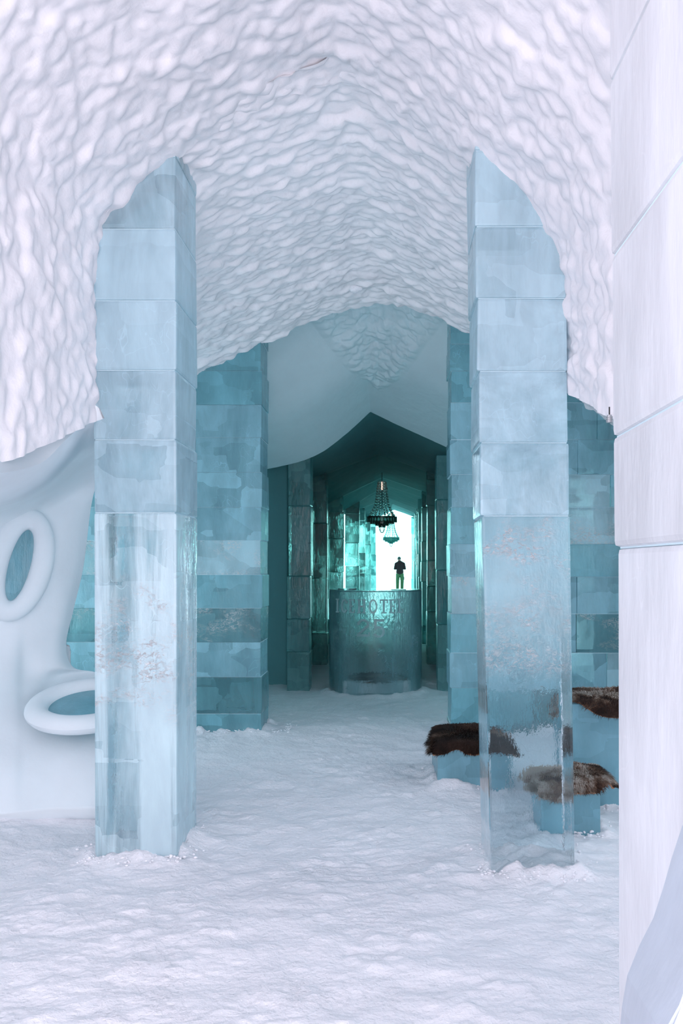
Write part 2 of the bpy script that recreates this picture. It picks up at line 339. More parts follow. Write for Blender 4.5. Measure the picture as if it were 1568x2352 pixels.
# ---- wide middle vault
M0 = [(-4.3, .8), (-4.25, 2.0), (-3.7, 2.6), (-2.92, 2.98), (-1.8, 3.5), (-1.15, 3.9), (-.8, 4.08), (-.5, 4.2), (-.24, 4.36), (.1, 4.18), (.41, 3.95), (.9, 3.74), (1.72, 3.32), (2.4, 2.95), (3.05, 2.2), (3.15, .8)]
Wk = [(-4.3, .8), (-4.25, 2.0), (-3.7, 2.49), (-2.92, 2.93), (-1.82, 3.47), (-1.04, 3.82), (-.54, 4.03), (-.08, 4.17), (.29, 4.07), (.62, 3.93), (.9, 3.79), (1.72, 3.3), (2.13, 2.99), (3.05, 2.2), (3.15, .8)]
M1 = [(a[0], (a[1]+.02)) for a in M0]
loft('ceiling_middle', [(FL-.12, [(p[0], p[1]+.035) for p in M0]), (FL+.25, M0), (WY-1.2, [(p[0]*.5+q[0]*.5, p[1]*.5+q[1]*.5+.05) for p, q in zip([M0[i] for i in (0,1,2,3,4,5,7,8,9,10,11,12,13,14,15)], Wk)]), (WY+.02, Wk)], 640, .046, 9.5, M['vault'], seed=6, stretch=(.7, 1.25))
# spandrel closing the step between the near arch and the wide vault
a_, _ = resample(Rk, 120); b2, _ = resample(M0, 600); tg = []
for i_, (x, z) in enumerate(a_):
    if x > .5 and z < 2.56: z = a_[i_, 1] = 2.56
    if x < -.5 and z < 2.62: z = a_[i_, 1] = 2.62
    if x < -1.3 and z < 3.4: 
        k = int(np.argmin(np.abs(b2[:, 1]-z)+(b2[:, 0] > -1)*9)); q = b2[k]
    elif x > .8 and z < 3.4:
        k = int(np.argmin(np.abs(b2[:, 1]-z)+(b2[:, 0] < 1)*9)); q = b2[k]
    else: q = np.array([x, np.interp(x, b2[:, 0], b2[:, 1])])
    tg.append(q)
tg = np.array(tg)
sp_ = np.stack([np.stack([a_[:, 0]*(1-t)+tg[:, 0]*t, np.full(120, FL-.03), a_[:, 1]*(1-t)+(tg[:, 1]+.03)*t], -1) for t in np.linspace(0, 1, 12)], 1)
struct(grid_mesh('trim_1', sp_, M['vault']))
# outer shell walls of the side rooms and of the entrance
def slab(name, x0, x1, y0, y1, z0, z1, mat):
    bm = bmesh.new(); add_block(bm, x0, x1, y0, y1, z0, z1, .02, 0); return struct(from_bm(name, bm, mat))
slab('wall_left', -4.6, -4.35, -2.2, 8.7, -.1, 4.8, M['smooth'])
slab('wall_right', 3.2, 3.45, -2.2, 8.7, -.1, 4.8, M['smooth'])
slab('ceiling_shell', -4.6, 3.45, -1.7, 8.7, 4.6, 4.8, M['smooth'])
slab('wall_entrance_left', -4.4, -3.1, -2.2, -1.95, -.1, 4.6, M['smooth'])
slab('wall_entrance_right', 2.3, 3.3, -2.2, -1.95, -.1, 4.6, M['smooth'])

# ---- block walls flanking the passage
def block_wall(name, x0, x1, joints, side):
    w_ = empty(name, ((x0+x1)/2, WY, 0)); w_['kind'] = 'structure'; org = w_.location
    for i, (z0, z1) in enumerate(zip(joints[:-1], joints[1:])):
        edge = x1 if side < 0 else x0
        lean = .02*math.sin(i*2.1)
        cuts = [edge+lean*.4]; q = random.choice([.62, .95, .75, 1.05])
        while abs(cuts[-1]-edge) < abs(x1-x0)-.3:
            cuts.append(cuts[-1]+side*q); q = random.choice([.8, .6, 1.0, .45])
        cuts.append(x0 if side < 0 else x1)
        for a, b3 in zip(cuts[:-1], cuts[1:]):
            if abs(a-b3) < .05: continue
            lo, hi = min(a, b3), max(a, b3)
            mt = M['ice_wall'][[0, 0, 1, 2, 0, 3][random.randrange(6)] if z0 < 2.2 else (1 if z0 > 2.9 else 0)]
            block('ice_block', mt, w_, org, lo+.001, hi-.001, WY+random.uniform(-.006, .006), WY+.48, z0+.001, z1-.001, bev=.006, jit=.003)
    for z in joints[1:-1]:
        block('frost_seam', M['seam'], w_, org, min(x0, x1)+.004, max(x0, x1)-.004, WY+.005, WY+.47, z-.002, z+.002, bev=.0008, jit=0)
    return w_
jl = [-.05]+[PZ(y, WY) for y in (1640, 1555, 1475, 1397, 1320, 1241, 1165, 1085, 1005, 930, 852, 780)]+[4.1]
jr = [-.05]+[PZ(y, WY) for y in (1665, 1580, 1500, 1410, 1325, 1250, 1165, 1090, 1010, 925, 852, 790)]+[4.1]
block_wall('wall_back_left', WALL_L[0], WALL_L[1], jl, -1)
block_wall('wall_back_right', WALL_R[0], WALL_R[1], jr, 1)

# ---- third vault: smooth snow with a hacked triangle in the crown
E3 = [(-1.75, 2.80), (-1.41, 2.87), (-1.1, 2.94), (-.84, 3.05), (-.62, 3.22), (-.45, 3.36), (-.25, 3.55), (-.22, 3.58), (-.19, 3.56), (.1, 3.42), (.45, 3.26), (.81, 3.10), (1.2, 2.9)]
W3 = [(-2.2, 3.5), (-1.82, 3.65), (-1.4, 3.84), (-1.04, 4.02), (-.7, 4.15), (-.4, 4.27), (-.08, 4.40), (.29, 4.28), (.62, 4.13), (.9, 3.98), (1.4, 3.75)]
def tri(V):
    t = (V[..., 1]-WY)/(10.45-WY); half = 1.02*(1-t); return np.clip((half-np.abs(V[..., 0]+.10))/.10, 0, 1)
mid = [(p[0]*.5+q[0]*.5, p[1]*.42+q[1]*.58) for p, q in zip(W3, [E3[0], E3[1], E3[2], E3[3], E3[4], E3[5], E3[7], E3[9], E3[10], E3[11], E3[12]])]
loft('ceiling_passage', [(WY, W3), (8.8, [(a, b_+.10) for a, b_ in W3]), (9.8, mid), (11.04, E3)], 330, .062, 9, M['passage'], mask=lambda V: tri(V)+.05, seed=9, stretch=(.8, 1.3))
# ---- tunnel ceilings
def arch(Y, l, a, r):
    (lx, ly), (ax, ay), (rx, ry) = l, a, r
    L_, A_, R_ = (PX(lx, Y), PZ(ly, Y)), (PX(ax, Y), PZ(ay, Y)), (PX(rx, Y), PZ(ry, Y))
    sl = (L_[1]-A_[1])/(L_[0]-A_[0]); sr = (R_[1]-A_[1])/(R_[0]-A_[0])
    return [(L_[0]-.6, L_[1]-.6*sl), L_, (A_[0]*.5+L_[0]*.5, A_[1]*.52+L_[1]*.48), (A_[0]-.03, A_[1]-.01), A_, (A_[0]+.03, A_[1]-.01), (A_[0]*.5+R_[0]*.5, A_[1]*.52+R_[1]*.48), R_, (R_[0]+.6, R_[1]+.6*sr)]
AR = {11.04: None, 14.1: arch(14.1, (750, 1085), (870, 1040), (980, 1080)), 17.8: arch(17.8, (788, 1138), (877, 1095), (970, 1127)),
      20.5: arch(20.5, (826, 1150), (887, 1114), (960, 1138)), 23.5: arch(23.5, (838, 1163), (893, 1143), (957, 1168)), 26.0: arch(26.0, (850, 1182), (902, 1157), (952, 1178)), 28.2: arch(28.2, (858, 1192), (905, 1170), (947, 1185))}
ks = sorted(AR); 
E3t = [E3[0], E3[1], E3[3], E3[5], E3[7], (E3[7][0]+.05, E3[7][1]-.02), E3[10], E3[11], E3[12]]
prev = [(a, b_+.07) for a, b_ in E3t]
for k0, k1 in zip(ks[:-1], ks[1:]):
    pr = AR[k1]
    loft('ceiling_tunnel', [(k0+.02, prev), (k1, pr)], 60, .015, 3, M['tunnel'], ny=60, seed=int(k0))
    # the rib that hangs below the next bay's ceiling
    rib = np.array(resample(pr, 60)[0]); nx_ = 60
    up = .24 if k1 < 28 else .6
    Vr = np.stack([np.stack([rib[:, 0], np.full(60, y_), rib[:, 1]+dz], -1) for y_, dz in ((k1, 0), (k1+.26, 0), (k1+.26, up+.03))], 1)
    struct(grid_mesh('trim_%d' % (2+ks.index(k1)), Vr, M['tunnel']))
    prev = [(a, b_+up) for a, b_ in pr]
# front lip below the tunnel mouth and closing walls
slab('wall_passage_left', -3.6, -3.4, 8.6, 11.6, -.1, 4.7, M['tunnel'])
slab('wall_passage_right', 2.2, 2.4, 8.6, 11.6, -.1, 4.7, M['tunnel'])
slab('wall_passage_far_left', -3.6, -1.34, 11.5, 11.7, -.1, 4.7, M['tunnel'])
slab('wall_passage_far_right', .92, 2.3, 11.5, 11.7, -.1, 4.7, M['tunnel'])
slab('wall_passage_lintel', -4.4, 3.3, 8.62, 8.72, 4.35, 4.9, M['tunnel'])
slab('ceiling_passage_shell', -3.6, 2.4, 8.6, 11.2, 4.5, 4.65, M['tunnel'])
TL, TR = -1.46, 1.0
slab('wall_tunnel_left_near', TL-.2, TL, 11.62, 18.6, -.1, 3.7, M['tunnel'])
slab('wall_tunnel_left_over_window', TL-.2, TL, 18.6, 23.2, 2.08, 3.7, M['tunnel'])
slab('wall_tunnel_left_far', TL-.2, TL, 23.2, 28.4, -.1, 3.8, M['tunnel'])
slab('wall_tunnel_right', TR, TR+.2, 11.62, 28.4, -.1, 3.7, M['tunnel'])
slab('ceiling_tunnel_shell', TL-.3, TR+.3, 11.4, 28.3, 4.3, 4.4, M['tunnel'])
w1 = empty('window_1', (TL-.1, 21.2, 0)); w1['kind'] = 'structure'
for i in range(5):
    block('ice_pane', M['window'], w1, w1.location, TL-.16, TL-.05, 18.62+i*.915, 18.62+(i+1)*.915-.01, .0, 2.06, bev=.01)

# ---- exit frame outside face
# ---- left sculpted snow wall (real depth, control grid)
rowsY = [ # rows of (py at px -160, 0, 90, 150, 185, 215) with depths
 [(-200, 1100, 2.95), (0, 1087, 3.62), (95, 1062, 4.05), (150, 1010, 4.30), (190, 978, 4.60), (240, 960, 4.66)],
 [(-200, 1120, 3.1), (0, 1100, 3.8), (95, 1085, 4.25), (150, 1045, 4.55), (190, 1020, 4.90), (240, 1000, 4.95)],
 [(-200, 1170, 3.9), (0, 1150, 4.5), (95, 1120, 5.0), (150, 1085, 5.4), (190, 1060, 5.7), (240, 1040, 5.9)],
 [(-200, 1200, 5.3), (0, 1176, 5.7), (95, 1150, 6.0), (150, 1130, 6.2), (190, 1110, 6.3), (225, 1100, 6.35)],
 [(-200, 1260, 5.9), (0, 1235, 6.05), (90, 1210, 6.15), (150, 1195, 6.25), (185, 1180, 6.35), (209, 1165, 6.45)],
 [(-200, 1320, 6.0), (0, 1310, 6.1), (85, 1300, 6.1), (130, 1300, 6.2), (170, 1300, 6.35), (192, 1300, 6.5)],
 [(-200, 1400, 6.0), (0, 1400, 6.1), (70, 1400, 6.15), (120, 1400, 6.25), (150, 1400, 6.35), (169, 1400, 6.5)],
 [(-200, 1480, 6.0), (0, 1480, 6.05), (60, 1480, 6.15), (105, 1480, 6.25), (135, 1480, 6.35), (152, 1480, 6.5)],
 [(-200, 1560, 5.8), (0, 1560, 5.9), (60, 1545, 6.1), (110, 1535, 6.2), (145, 1532, 6.3), (168, 1532, 6.45)],
 [(-200, 1640, 5.5), (0, 1640, 5.65), (60, 1620, 5.85), (120, 1570, 6.25), (170, 1552, 6.45), (225, 1548, 6.6)],
 [(-200, 1720, 5.3), (0, 1700, 5.5), (60, 1690, 5.6), (120, 1650, 5.85), (170, 1620, 6.1), (230, 1600, 6.3)],
 [(-200, 1790, 5.2), (0, 1765, 5.35), (60, 1755, 5.45), (120, 1735, 5.55), (170, 1715, 5.6), (240, 1700, 5.65)],
 [(-200, 1840, 5.1), (0, 1820, 5.2), (60, 1815, 5.25), (120, 1810, 5.3), (170, 1808, 5.3), (260, 1808, 5.32)],
]
G = np.array([[list(P(*c)) for c in r] for r in rowsY])
G[-1, :, 2] = np.minimum(G[-1, :, 2], .10)
def cr(p, n):     # Catmull-Rom along axis 0
    m = len(p); t = np.linspace(0, m-1.0001, n); i = t.astype(int); f = (t-i)
    f = f.reshape([-1]+[1]*(p.ndim-1))
    g = lambda k: p[np.clip(i+k, 0, m-1)]
    a, b_, c, d = g(-1), g(0), g(1), g(2)
    return .5*((2*b_)+(c-a)*f+(2*a-5*b_+4*c-d)*f**2+(3*b_-a-3*c+d)*f**3)
S = cr(G, 130); S = np.moveaxis(cr(np.moveaxis(S, 1, 0), 90), 0, 1)
sw = struct(grid_mesh('wall_sculpted', S, M['smooth']))
sw['label'] = 'smooth sculpted snow wall with round openings'
so = sw.modifiers.new('thick', 'SOLIDIFY'); so.thickness = .22; so.offset = -1
# raised rings of snow with panes of blue ice
def ring(name, label, cpx, cpy, Y, rx, ry, tilt, tube, yaw, pitch, pane=True, group=None):
    c = P(cpx, cpy, Y); r = empty(name, c, label, 'niche' if pitch < .5 else 'basin')
    n1, n2 = 72, 16; V = np.zeros((n1, n2+1, 3))
    Mx = Matrix.Rotation(yaw, 3, 'Z') @ Matrix.Rotation(pitch, 3, 'X') @ Matrix.Rotation(tilt, 3, 'Y')
    for i in range(n1):
        a = 2*PI*i/n1
        for j in range(n2+1):
            q = 2*PI*j/n2; k = tube*math.cos(q); 
            V[i, j] = Mx @ Vector(((rx+k)*math.cos(a), -tube*.8*math.sin(q), (ry+k)*math.sin(a)))
    o = grid_mesh('rim', V, M['smooth'], r, (0, 0, 0), True)
    bm = bmesh.new(); vs_ = [bm.verts.new(Mx @ Vector(((rx)*math.cos(2*PI*i/48), .012*math.sin(i*1.7)*0, (ry)*math.sin(2*PI*i/48)))) for i in range(48)]
    f = bm.faces.new(vs_); ex = bmesh.ops.extrude_face_region(bm, geom=[f])
    for v in ex['geom']:
        if isinstance(v, bmesh.types.BMVert): v.co += Mx @ Vector((0, .05, 0))
    from_bm('ice_pane', bm, M['ice_pane'], r)
    return r
ring('snow_window_ring', 'upright oval snow ring around a blue ice pane in the sculpted wall', 45, 1298, 6.05, .145, .33, math.radians(14), .075, math.radians(28), 0)
ring('snow_basin', 'low oval snow basin with a blue ice bottom at the foot of the sculpted wall', 205, 1618, 5.75, .33, .33, 0, .075, 0, math.radians(-76))

# ================================================================== THINGS
# ---- front columns
def column(label, x0, x1, y0, y1, zs, mats, group=None, lean=None, bev=.014, name='ice_pillar', jit=.005, rec=.006, seam=.006):
    o = empty(name, ((x0+x1)/2, (y0+y1)/2, 0), label, 'pillar', group)
    for i, (a, c) in enumerate(zip(zs[:-1], zs[1:])):
        if lean: (l0, r0), (l1, r1) = lean[i]
        else:
            d = random.uniform(-rec, rec); l0 = l1 = x0+d; r0 = r1 = x1+d+random.uniform(-rec, rec)*.5
        block('ice_block', mats[i % len(mats)], o, o.location, l0, r0, y0+random.uniform(-.004, .004), y1, a+.0015, c-.0015, bev=bev, jit=jit, top=(l1, r1))
    for z in zs[1:-1]:
        i = zs.index(z)
        if lean: (a0, b0) = lean[i][0]; a1, b1 = lean[i-1][1]; a0, b0 = max(a0, a1), min(b0, b1)
        else: a0, b0 = x0, x1
        if seam: block('frost_seam', M['seam'], o, o.location, a0+seam, b0-seam, y0+seam, y1-seam, z-.0022, z+.0022, bev=.0008, jit=0)
    return o
zl = [-.06]+[PZ(y, FL) for y in (1178, 1010, 850, 690, 525, 358)]+[4.25]
column('large cloudy pale blue ice column left of the passage, nearest on the left', -1.588, -1.146, FL, FL+.52, zl, [M['ice_left_tall']]+M['ice_left']+M['ice_left'])
zr = [-.06]+[PZ(y, FR) for y in (1185, 1017, 852, 685, 520, 345)]+[4.2]
lr = [((.53, .969), (.488, .942)), ((.479, .935), (.477, .932)), ((.472, .926), (.470, .924)), ((.462, .922), (.46, .921)), ((.455, .921), (.452, .92)), ((.45, .919), (.447, .918)), ((.447, .918), (.447, .918))]
column('tall see-through ice column with fur seats showing through its lower block', .47, .95, FR, FR+.44, zr, [M['ice_right_tall'], M['ice_right'][0], M['ice_right'][1], M['ice_right'][2], M['ice_left'][1], M['ice_left'][2], M['ice_left'][3]], lean=lr)
zn = [-.05]+[PZ(y, 1.8) for y in (1258, 1005, 590, 190)]+[3.0, 3.5]
nx0 = PX(1411, 1.8)
ln = [((nx0+.008, .98), (nx0+.004, .98)), ((nx0-.003, .97), (nx0-.003, .97)), ((nx0-.006, .97), (nx0-.008, .97)), ((nx0-.011, .97), (nx0-.012, .97)), ((nx0-.012, .97), (nx0-.012, .97)), ((nx0-.012, .97), (nx0-.012, .97))]
column('closest column, huge whitish ice blocks cut off by the right edge', .47, .97, .85, 1.8, zn, M['ice_near'], lean=ln, bev=.012, jit=.002)
# leaning chunk of ice at its foot
def chunk():
    o = empty('ice_slab', (.62, 1.3, 0), 'smooth leaning lump of pale ice at the foot of the closest column', 'ice slab')
    pts = [(1412, 3900), (1414, 2700), (1421, 2352), (1432, 2235), (1478, 2155), (1512, 2065), (1540, 1960), (1575, 1860), (1600, 1800), (1624, 1775), (1628, 1900), (1628, 2300), (1628, 3900)]
    Y0 = 1.25; bm = bmesh.new()
    out, _ = resample([(P(a, b_, Y0).x, P(a, b_, Y0).z) for a, b_ in pts], 60, 2)
    f = bm.faces.new([bm.verts.new((a, Y0, b_)) for a, b_ in out])
    ex = bmesh.ops.extrude_face_region(bm, geom=[f])
    for v in ex['geom']:
        if isinstance(v, bmesh.types.BMVert): v.co.y -= .17
    bmesh.ops.bevel(bm, geom=[e for e in bm.edges if abs(e.verts[0].co.y-e.verts[1].co.y) < .01], offset=.006, segments=2, affect='EDGES')
    for v in bm.verts:
        if v.co.z < -.02: v.co.z = -.02
    from_bm('ice_body', bm, M['ice_slab'], o, False, o.location)
chunk()

# ---- tunnel columns
tc_l = [(11.04, 660, 712), (14.1, 717, 750), (17.8, 753, 788), (20.5, 792, 824), (23.5, 818, 838), (26.0, 836, 851), (28.0, 850, 863)]
tc_r = [(11.04, 1003, 1040), (14.1, 980, 1004), (17.8, 968, 984), (20.5, 961, 974), (23.5, 956, 968), (26.0, 951, 962), (28.0, 945, 956)]
ordn = ['first', 'second', 'third', 'fourth', 'fifth', 'sixth', 'last']
for side, tab in (('left', tc_l), ('right', tc_r)):
    for i, (Y, a, c) in enumerate(tab):
        top = 3.2 if i else 3.02
        j = [-.05]; 
        while j[-1] < top-.35: j.append(j[-1]+random.choice([.55, .7, .9, .42]))
        j[-1] = top if j[-1] > top-.15 else j[-1]
        if j[-1] < top: j.append(top)
        ms = [random.choice(M['ice_deep']) for _ in j]
        col = column('%s teal ice column of the tunnel, on its %s side counting from the drum bar' % (ordn[i], side) if i < 6 else 'last ice column on the %s side, edging the bright tunnel exit' % side,
                     PX(a, Y), PX(c, Y), Y, Y+.34, j, ms, 'columns lining the tunnel', rec=.012, seam=0)

# ---- drum bar
CX, CY, RO, RI, HB = -.157, 11.10, .595, .44, 1.30
def drum():
    o = empty('bar_counter', (CX, CY, 0), 'round fronted carved ice counter standing in the middle of the passage', 'counter')
    out = [(CX-RO, CY+.42)]+[(CX-RO*math.cos(t), CY-RO*math.sin(t)) for t in np.linspace(0, PI, 64)]+[(CX+RO, CY+.42)]
    inn = [(CX+RI, CY+.42)]+[(CX+RI*math.cos(t), CY-RI*math.sin(t)) for t in np.linspace(0, PI, 48)]+[(CX-RI, CY+.42)]
    bm = bmesh.new(); f = bm.faces.new([bm.verts.new((a, b_, -.03)) for a, b_ in out+inn])
    ex = bmesh.ops.extrude_face_region(bm, geom=[f]); tv = [v for v in ex['geom'] if isinstance(v, bmesh.types.BMVert)]
    for v in tv: v.co.z = HB
    te = [e for e in bm.edges if e.verts[0] in tv and e.verts[1] in tv]
    bmesh.ops.bevel(bm, geom=te, offset=.018, segments=3, affect='EDGES')
    fw = from_bm('front_wall', bm, M['ice_bar'], o, False, o.location)
    # raised half-round ledges on the rim
    for (px, wd, nm) in ((797, .24, 'ledge'), (915, .19, 'ledge')):
        bm = bmesh.new(); cx = PX(px, 10.9)
        vs_ = [bm.verts.new((cx+wd*.5*math.cos(t), 10.92+.17*math.sin(t), HB-.002)) for t in np.linspace(0, 2*PI, 28, False)]
        f = bm.faces.new(vs_); ex = bmesh.ops.extrude_face_region(bm, geom=[f])
        for v in ex['geom']:
            if isinstance(v, bmesh.types.BMVert): v.co.z += .022 if px < 850 else .008
        from_bm(nm, bm, M['crystal_dark'] if px > 850 else M['ice_bar'], o, False, o.location)
    # carved writing
    def bend(u, z, d):     # u along the arc measured as camera-plane x
        s = (u-CX)/RO; th = math.asin(max(-.99, min(.99, s))); r = RO+d
        return Vector((CX+r*math.sin(th), CY-r*math.cos(th), z))
    def glyph(ch, px, wpx, y0, y1):
        Yd = 10.6; w_ = wpx/F*Yd; xc = PX(px, Yd); zt, zb_ = PZ(y0, Yd), PZ(y1, Yd); hh = zt-zb_
        def box(u0, u1, v0, v1): return [(u0, v0), (u1, v0), (u1, v1), (u0, v1)]
        def arc(cx, cy_, rx, ry, a0, a1, t=.2, ty=.13, n=14):
            A = np.radians(np.linspace(a0, a1, n))
            return [(cx+rx*math.cos(a), cy_+ry*math.sin(a)) for a in A]+[(cx+(rx-t)*math.cos(a), cy_+(ry-ty)*math.sin(a)) for a in A[::-1]]
        sf = .09
        Gl = {'I': [box(.36, .64, 0, 1), box(.12, .88, 0, sf), box(.12, .88, 1-sf, 1)],
              'C': [arc(.5, .5, .46, .5, 38, 322), box(.78, .93, .68, .86)],
              'E': [box(.12, .36, 0, 1), box(.0, .92, 0, .1), box(.0, .92, .9, 1), box(.3, .7, .45, .55), box(.8, .92, .1, .27), box(.8, .92, .73, .9)],
              'H': [box(.1, .32, 0, 1), box(.68, .9, 0, 1), box(.3, .7, .45, .56), box(0, .42, 0, sf), box(.58, 1, 0, sf), box(0, .42, 1-sf, 1), box(.58, 1, 1-sf, 1)],
              'O': [arc(.5, .5, .5, .52, 0, 180), arc(.5, .5, .5, .52, 180, 360)],
              'T': [box(.38, .62, 0, 1), box(0, 1, .9, 1), box(0, .12, .72, .9), box(.88, 1, .72, .9), box(.2, .8, 0, sf)],
              'L': [box(.16, .4, 0, 1), box(0, .92, 0, .1), box(.8, .92, .1, .3), box(0, .55, 1-sf, 1)],
              '2': [arc(.5, .70, .46, .30, -25, 190), [(.0, .12), (.25, .12), (.96, .60), (.70, .62)], box(0, 1, 0, .14), box(.86, 1, .12, .26)],
              '5': [arc(.5, .31, .48, .32, -160, 150), box(.12, .3, .45, 1), box(.12, .92, .86, 1)]}[ch]
        bm = bmesh.new()
        polys = []
        for poly in Gl:
            if len(poly) == 28: polys += [[poly[k], poly[k+1], poly[26-k], poly[27-k]] for k in range(13)]
            else: polys.append(poly)
        for poly in polys:
            A, B = [], []
            p = [Vector(q) for q in poly]
            dense = []
            for q0, q1 in zip(p, p[1:]+p[:1]):
                n = max(1, int((q1-q0).length/.15))
                dense += [q0.lerp(q1, k/n) for k in range(n)]
            for q in dense:
                u = xc+(q.x-.5)*w_; z = zb_+q.y*hh
                A.append(bm.verts.new(bend(u, z, -.004))); B.append(bm.verts.new(bend(u, z, .012)))
            bm.faces.new(A); bm.faces.new(B)
            for k in range(len(A)): bm.faces.new((A[k], A[(k+1) % len(A)], B[(k+1) % len(A)], B[k]))
        bmesh.ops.triangulate(bm, faces=[f for f in bm.faces if len(f.verts) > 4])
        from_bm('letter' if ch.isalpha() else 'numeral', bm, M['ice_letter'], fw, False, o.location)
    for ch, px, wpx in (('I', 774, 8), ('C', 791, 16), ('E', 809, 14), ('H', 831, 20), ('O', 857, 19), ('T', 881, 18), ('E', 901, 15), ('L', 919, 13)):
        glyph(ch, px, wpx, 1376, 1408)
    glyph('2', 835, 30, 1421, 1461); glyph('5', 870, 28, 1421, 1463)
    return o
drum()

# ---- fur throws
def fur(label, x0, x1, y0, y1, ztop, drop, mat, seed, cat='fur', n=9000, hl=.05, group='reindeer hides on the ice seats', round_=.5, pull=(0, 0)):
    r_ = random.Random(seed); o = empty('reindeer_hide', ((x0+x1)/2, (y0+y1)/2, ztop), label, cat, group); org = o.location
    nu, nv = 70, 50; U, Vv = np.meshgrid(np.linspace(-1, 1, nu), np.linspace(-1, 1, nv), indexing='ij')
    cx, cy_ = (x0+x1)/2, (y0+y1)/2; hx, hy = (x1-x0)/2, (y1-y0)/2
    # superellipse outline, edges hanging over the block
    ang = np.arctan2(Vv, U); rad = np.maximum(np.abs(U), np.abs(Vv)); irr = 1+.07*np.sin(ang*3+seed)+.05*np.sin(ang*7+seed*2)
    ex_ = 1-round_*(1-1/np.sqrt(1+np.minimum(np.abs(U), np.abs(Vv))**2/np.maximum(rad, 1e-6)**2))
    X = cx+U*(hx+.03+drop*.25)*ex_*irr; Y = cy_+Vv*(hy+.03+drop*.25)*ex_*irr
    over = np.maximum(np.maximum(np.abs(X-cx)-hx*.97, np.abs(Y-cy_)-hy*.97), 0)
    Z = ztop+.02+.018*fbm(U*3+seed, Vv*3, 3, seed)-np.minimum(over*2.2, drop)-.02*rad**4
    X = np.clip(X, cx-hx-.035, cx+hx+.035); Y = np.clip(Y, cy_-hy-.035, cy_+hy+.035)
    base = np.stack([X, Y, Z], -1)
    g = grid_mesh('hide', base, M['leather'], o, tuple(org)); sm = g.modifiers.new('t', 'SOLIDIFY'); sm.thickness = .008; sm.offset = -1
    du = np.gradient(base, axis=0); dv = np.gradient(base, axis=1); N = np.cross(du, dv); N /= np.linalg.norm(N, axis=-1, keepdims=True)+1e-9
    vv, ff = [], []
    for _ in range(n):
        i = r_.randrange(nu-1); j = r_.randrange(nv-1); p = Vector(base[i, j]).lerp(Vector(base[i+1, j+1]), r_.random())-org; nn = Vector(N[i, j])
        outw = Vector((U[i, j], Vv[i, j], 0)); lay = (outw*.9+Vector((r_.uniform(-.4, .4), r_.uniform(-.4, .4), -.35*rad[i, j]))+nn*.45).normalized()
        l = hl*r_.uniform(.6, 1.25); s_ = lay.cross(nn)
        s_ = (s_.normalized() if s_.length > 1e-3 else Vector((1, 0, 0)))*.0022
        k = len(vv); mid_ = p+lay*l*.55+nn*.006; tip = p+lay*l+Vector((0, 0, -.012))
        vv += [p-s_, p+s_, mid_+s_*.7, mid_-s_*.7, tip]; ff += [(k, k+1, k+2, k+3), (k+3, k+2, k+4)]
    me = bpy.data.meshes.new('hair'); me.from_pydata([tuple(v) for v in vv], [], ff); h_ = link('hair', me, mat, o, True); h_['kind'] = 'stuff'
    # a felted underlayer so no leather shows through on top
    g2 = grid_mesh('hair_base', base+N*np.sign(N[..., 2:3]+1e-6)*.006, mat, o, tuple(org)); g2['kind'] = 'stuff'
    return o
def seat(key, label):
    x0, x1, y0, y1, z = seats[key]
    o = empty('ice_seat', ((x0+x1)/2, (y0+y1)/2, 0), label, 'seat', 'ice seats on the right')
    block('ice_block', M['ice_seat'], o, o.location, x0, x1, y0, y1, -.05, z, bev=.015, jit=.006)
    return o
seat('A', 'low aqua ice seat partly behind the see-through column')
seat('B', 'low square ice seat between the see-through column and the closest column')
seat('C', 'taller ice bench block at the back right, below the strip of fur')
a = seats['A']; fur('dark brown reindeer hide with shaggy rusty edge on the seat left of the see-through column', a[0], a[1], a[2], a[3], a[4], .07, fur_mat('dark_hide_hair', 3, .60, .8), 3, n=16000)
a = seats['B']; fur('brown hide with a big cream patch on the seat right of the see-through column', a[0], a[1]+.07, a[2], a[3]+.1, a[4], .05, fur_mat('patched_hide_hair', 8.3, .46, .56), 8, n=16000)
a = seats['C']; fur('dark and cream hide laid along the taller back bench', a[0]-.02, a[1]-.2, a[2], a[3]-.1, a[4], .10, fur_mat('striped_hide_hair', 5.1, .50, .60), 5, n=16000)
# hide and snow seat behind the bar
o = empty('bench', (CX+.02, 11.1, 0), 'low white snow seat inside the round counter', 'seat')
block('snow_block', M['rubble'], o, o.location, CX-.36, CX+.40, 10.80, 11.4, -.03, .17, bev=.03, jit=.01)
fur('dark hide lying on the snow seat seen through the round counter', CX-.32, CX+.36, 10.82, 11.35, .17, .03, fur_mat('seat_hide_hair', 6.1, .55, .7), 6, n=6000)

